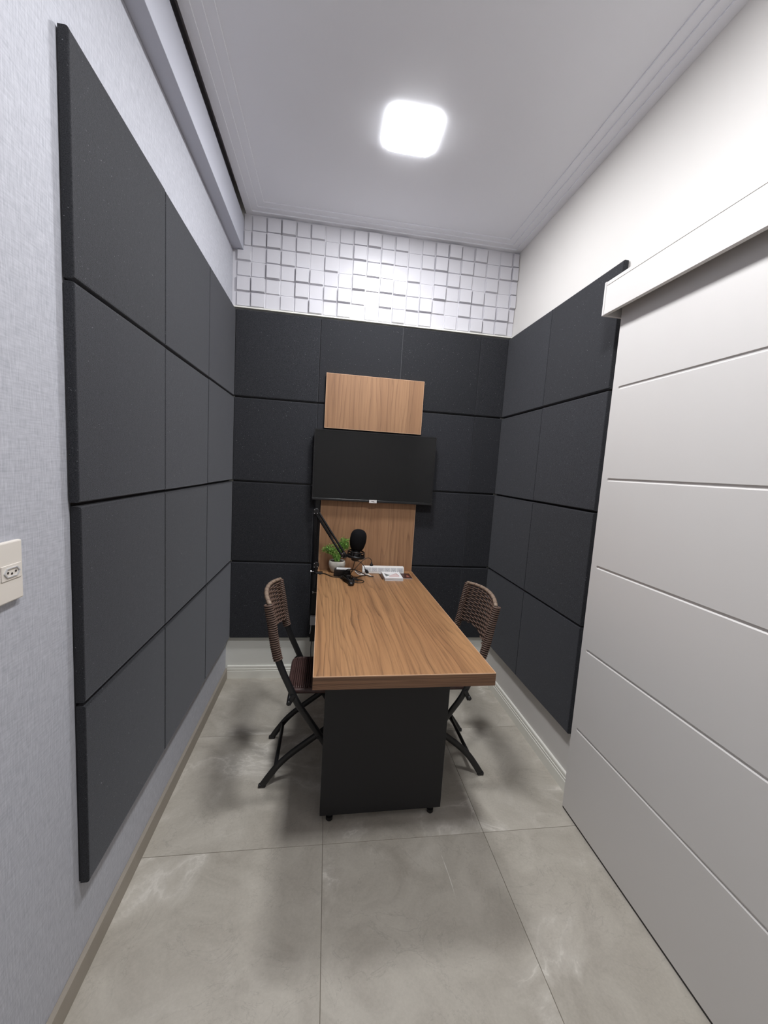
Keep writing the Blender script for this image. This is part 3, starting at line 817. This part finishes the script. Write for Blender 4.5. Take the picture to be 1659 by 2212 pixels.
cable('lead', [(-0.012, -0.012, 0.036), (-0.022, -0.030, 0.058), (-0.046, -0.090, 0.094), (-0.080, -0.158, 0.122)], None, 0.002, par=p2)
cable('microphone_cable', [(0.745, -0.280, 0.862), (0.741, -0.265, 0.83), (0.735, -0.238, 0.795), (0.729, -0.222, 0.765), (0.735, -0.215, TZ+0.0026), (0.76, -0.21, TZ+0.0026), (0.80, -0.17, TZ+0.0026), (0.83, -0.158, TZ+0.0026)], 'thin black cable hanging from microphone mount down onto desk')
cable('audio_cable', [(0.66, -0.19, TZ+0.0028), (0.69, -0.196, TZ+0.026), (0.715, -0.200, TZ+0.050), (0.755, -0.196, TZ+0.046), (0.80, -0.19, TZ+0.026), (0.842, -0.186, TZ+0.007), (0.872, -0.178, TZ+0.0028)], 'thick black cable arching in front of adapter box and white charger lead', 0.0026)
cable('desk_cable', [(0.5475, -0.155, TZ+0.0028), (0.565, -0.135, TZ+0.0028), (0.585, -0.146, TZ+0.0028), (0.606, -0.178, TZ+0.0028), (0.63, -0.205, TZ+0.0028), (0.662, -0.212, TZ+0.0028), (0.695, -0.228, TZ+0.0028)], 'black cable running along desk from boom arm clamp past adapter', 0.0026)
cable('charger_lead', [(0.806, -0.128, TZ+0.0038), (0.786, -0.085, TZ+0.006), (0.775, -0.066, TZ+0.0045), (0.768, -0.074, TZ+0.0036), (0.778, -0.115, TZ+0.0036), (0.786, -0.140, TZ+0.0036), (0.812, -0.146, TZ+0.004), (0.838, -0.150, TZ+0.0085), (0.858, -0.176, TZ+0.0036)], 'white charger lead looped on desk at left end of power strip', 0.0034, 'white_plastic')

# --- coiled headphone style cable bundle
cb = thing('cable_bundle', 'tangled black coiled cables lying on desk in front of adapter', 'cable', (0.715, -0.280, TZ))
rnd = random.Random(11)
for k in range(9):
    a0 = rnd.uniform(0, 6.28); R = rnd.uniform(0.036, 0.052); ex = rnd.uniform(1.1, 1.35); cx_, cy_ = rnd.gauss(-0.002, 0.004), rnd.gauss(-0.012, 0.008); rot = rnd.uniform(1.05, 1.45)*-1
    pts = []
    for i in range(26):
        a = 2*math.pi*i/26
        u, v = R*ex*math.cos(a), R*0.34*math.sin(a)
        x, y = u*math.cos(rot)-v*math.sin(rot), u*math.sin(rot)+v*math.cos(rot)
        pts.append((cx_+x, cy_+y, 0.0035+0.0030*k*(0.35+0.65*abs(math.sin(a)))+0.007*(1+math.sin(a*2+a0))/2))
    bm = bmesh.new(); sweep(bm, pts, 0.0024, 0.0024, 7, closed=True); obj('coil', bm, 'cable', cb, smooth=True)
bm = bmesh.new(); box(bm, -0.014, 0.014, -0.006, 0.008, 0.006, 0.038, 0.004, 2); obj('cable_tie', bm, 'cable', cb)
cable('loop', [(0.010, 0.020, 0.012), (0.045, 0.026, 0.006), (0.075, 0.020, 0.0026), (0.090, 0.000, 0.0026), (0.080, -0.026, 0.0026), (0.058, -0.036, 0.0026), (0.036, -0.026, 0.004), (0.018, -0.004, 0.012)], None, 0.0022, par=cb)
bm = bmesh.new(); cyl(bm, (0.020, 0.002, 0.020), (0.058, -0.004, 0.007), 0.0036, 10); obj('jack', bm, 'black_plastic', cb)
bm = bmesh.new(); cyl(bm, (0.022, 0.014, 0.020), (0.055, 0.020, 0.008), 0.0036, 10); obj('jack', bm, 'black_plastic', cb)
bm = bmesh.new(); lathe(bm, [(0.010, 0.002), (0.017, 0.004), (0.017, 0.016), (0.012, 0.022)], 16, axis_mtx((0.010, -0.078, 0.0), (0.1, -0.2, 1))); obj('plug_head', bm, 'black_plastic', cb, smooth=True)
bm = bmesh.new(); box(bm, -0.045, -0.012, 0.040, 0.058, 0.0012, 0.018, 0.004, 2); obj('connector', bm, 'black_plastic', cb)

# --- notebooks, pen, booklet
def notebook(z, dx, dy, rot, label, top):
    t = thing('spiral_notebook', label, 'notebook', (0.9875+dx, -0.184+dy, z), rot, 'white notebooks stacked on desk')
    obj('pages', bx(-0.054, 0.054, -0.071, 0.068, 0.0009, 0.0062), 'pages', t)
    cv = obj('cover', bx(-0.0555, 0.0555, -0.0725, 0.070, 0.0063, 0.0072), 'paper', t)
    obj('back_cover', bx(-0.0555, 0.0555, -0.0725, 0.070, 0.0001, 0.0008), 'paper', t)
    bm = bmesh.new()
    for k in range(8):
        x = -0.046+k*0.0131
        sweep(bm, [(x, 0.0665+0.0042*math.cos(a), 0.0046+0.0046*math.sin(a)) for a in [2*math.pi*i/12 for i in range(12)]], 0.0007, 0.0007, 5, ref=(1, 0, 0), closed=True)
    obj('spiral', bm, 'black_metal', t)
    if top:
        def tri(pts, m, nm):
            bm = bmesh.new(); prism(bm, pts, 'z', 0.00725, 0.0074); obj(nm, bm, m, cv)
        tri([(-0.045, 0.030), (-0.012, -0.010), (-0.043, -0.038)], 'grey_print', 'print_triangle')
        tri([(-0.012, -0.010), (0.030, 0.030), (0.040, -0.050), (-0.030, -0.052)], 'pink_print', 'print_shape')
        tri([(0.028, 0.034), (0.0315, 0.034), (0.041, -0.022), (0.0375, -0.022)], 'red_print', 'print_stripe')
        tri([(-0.012, -0.009), (0.028, 0.031), (0.029, 0.0295), (-0.011, -0.0105)], 'red_print', 'print_line')
notebook(TZ+0.0002, 0.0, 0.0, 0.0, 'lower white spiral notebook under the printed one on desk', False)
notebook(TZ+0.0102, -0.002, 0.002, math.radians(0.6), 'upper white spiral notebook with grey and pink triangles on cover', True)
pen = thing('pen', 'slim dark pen with pale cap lying left of the notebooks', 'pen', (0.919, -0.158, TZ))
bm = bmesh.new(); lathe(bm, [(0.0008, 0), (0.0028, 0.008), (0.0040, 0.014), (0.0040, 0.105)], 12, axis_mtx((0.004, -0.078, 0.0044), (-0.03, 1, 0))); obj('barrel', bm, 'brown_cover', pen, smooth=True)
bm = bmesh.new(); lathe(bm, [(0.0042, 0), (0.0044, 0.002), (0.0044, 0.044), (0.003, 0.047)], 12, axis_mtx((0.0009, 0.027, 0.0048), (-0.03, 1, 0))); obj('cap', bm, 'grey_plastic', pen, smooth=True)
bk = thing('booklet', 'dark brown covered booklet beside the notebooks at desk edge', 'booklet', (1.079, -0.155, TZ))
obj('pages', bx(-0.028, 0.028, -0.054, 0.054, 0.0006, 0.0050), 'pages', bk)
bm = bmesh.new(); box(bm, -0.029, 0.029, -0.055, 0.055, 0.0051, 0.0060); cvr = obj('cover', bm, 'brown_cover', bk)
bm = bmesh.new(); prism(bm, [(-0.004, -0.034), (0.017, -0.034), (0.010, 0.010), (0.004, 0.014)], 'z', 0.00605, 0.0062); obj('print_shape', bm, 'rose_print', cvr)

# ================================================================== BESIDE THE DESK
bbar = thing('black_bar', 'black vertical bar on back wall left of walnut board', 'cable duct', (0.516, -0.0012, 0.262))
obj('bar', bx(-0.014, 0.017, -0.016, 0.0, 0.0, 0.93, 0.001, 1), 'black_plastic', bbar)  # plain black bar running up beside the walnut board
obj('bar_front', bx(-0.012, 0.015, -0.018, -0.0162, 0.004, 0.926, 0.0005, 1), 'black_plastic', bbar)
pa = thing('plug_adapter', 'white plug adapter, coloured grey for shade, on black bar beside the desk', 'plug adapter', (0.5195, -0.0196, 0.384))
obj('adapter_body', bx(-0.019, 0.019, -0.028, 0.0, 0.0, 0.056, 0.003, 2), 'grey_plastic', pa)  # white adapter; the shade on it is put into the grey colour
cable('lead', [(-0.012, -0.016, 0.001), (-0.014, -0.016, -0.030), (-0.017, -0.014, -0.062)], None, 0.0024, 'grey_plastic', par=pa)
cable('drop_cable', [(0.514, -0.010, 0.2600), (0.512, -0.012, 0.20), (0.516, -0.014, 0.12), (0.520, -0.03, 0.04), (0.530, -0.06, 0.003), (0.56, -0.10, 0.0028)], 'thin black cable dropping from black bar to floor behind left chair', 0.0025)

# wall socket on the left wall
so = thing('power_socket', 'cream wall plate with power socket on linen wallpaper at left', 'wall socket', (XL, -1.697, 1.166))
obj('plate', bx(0.0003, 0.010, -0.0385, 0.0385, -0.0585, 0.0585, 0.003, 2), 'cream_plastic', so)
md = obj('socket_module', bx(0.0101, 0.0116, -0.024, 0.024, -0.0145, 0.0145, 0.0006, 1), 'cream_plastic', so, loc=(0, 0.008, 0))
hexp = [(-0.0195, 0.0), (-0.0125, 0.0088), (0.0125, 0.0088), (0.0195, 0.0), (0.0125, -0.0088), (-0.0125, -0.0088)]
bm = bmesh.new()
hin = [(a*0.88, b*0.84) for a, b in hexp]
o_ = [bm.verts.new((0.0117, a, b)) for a, b in hexp]; i_ = [bm.verts.new((0.0117, a, b)) for a, b in hin]; d_ = [bm.verts.new((0.0135, a, b)) for a, b in hexp]; e_ = [bm.verts.new((0.0135, a, b)) for a, b in hin]
for k in range(6):
    n = (k+1) % 6
    bm.faces.new((d_[k], d_[n], e_[n], e_[k])); bm.faces.new((o_[k], o_[n], d_[n], d_[k])); bm.faces.new((i_[k], i_[n], e_[n], e_[k]))
obj('socket_rim', bm, 'grey_plastic', md)
bm = bmesh.new()
for a, b in ((-0.0095, 0.0), (0.0095, 0.0), (0.0, -0.003)):
    lathe(bm, [(0.0022, 0), (0.0022, 0.0006)], 10, axis_mtx((0.0117, a, b), (1, 0, 0)))
obj('hole', bm, 'dark_hole', md)
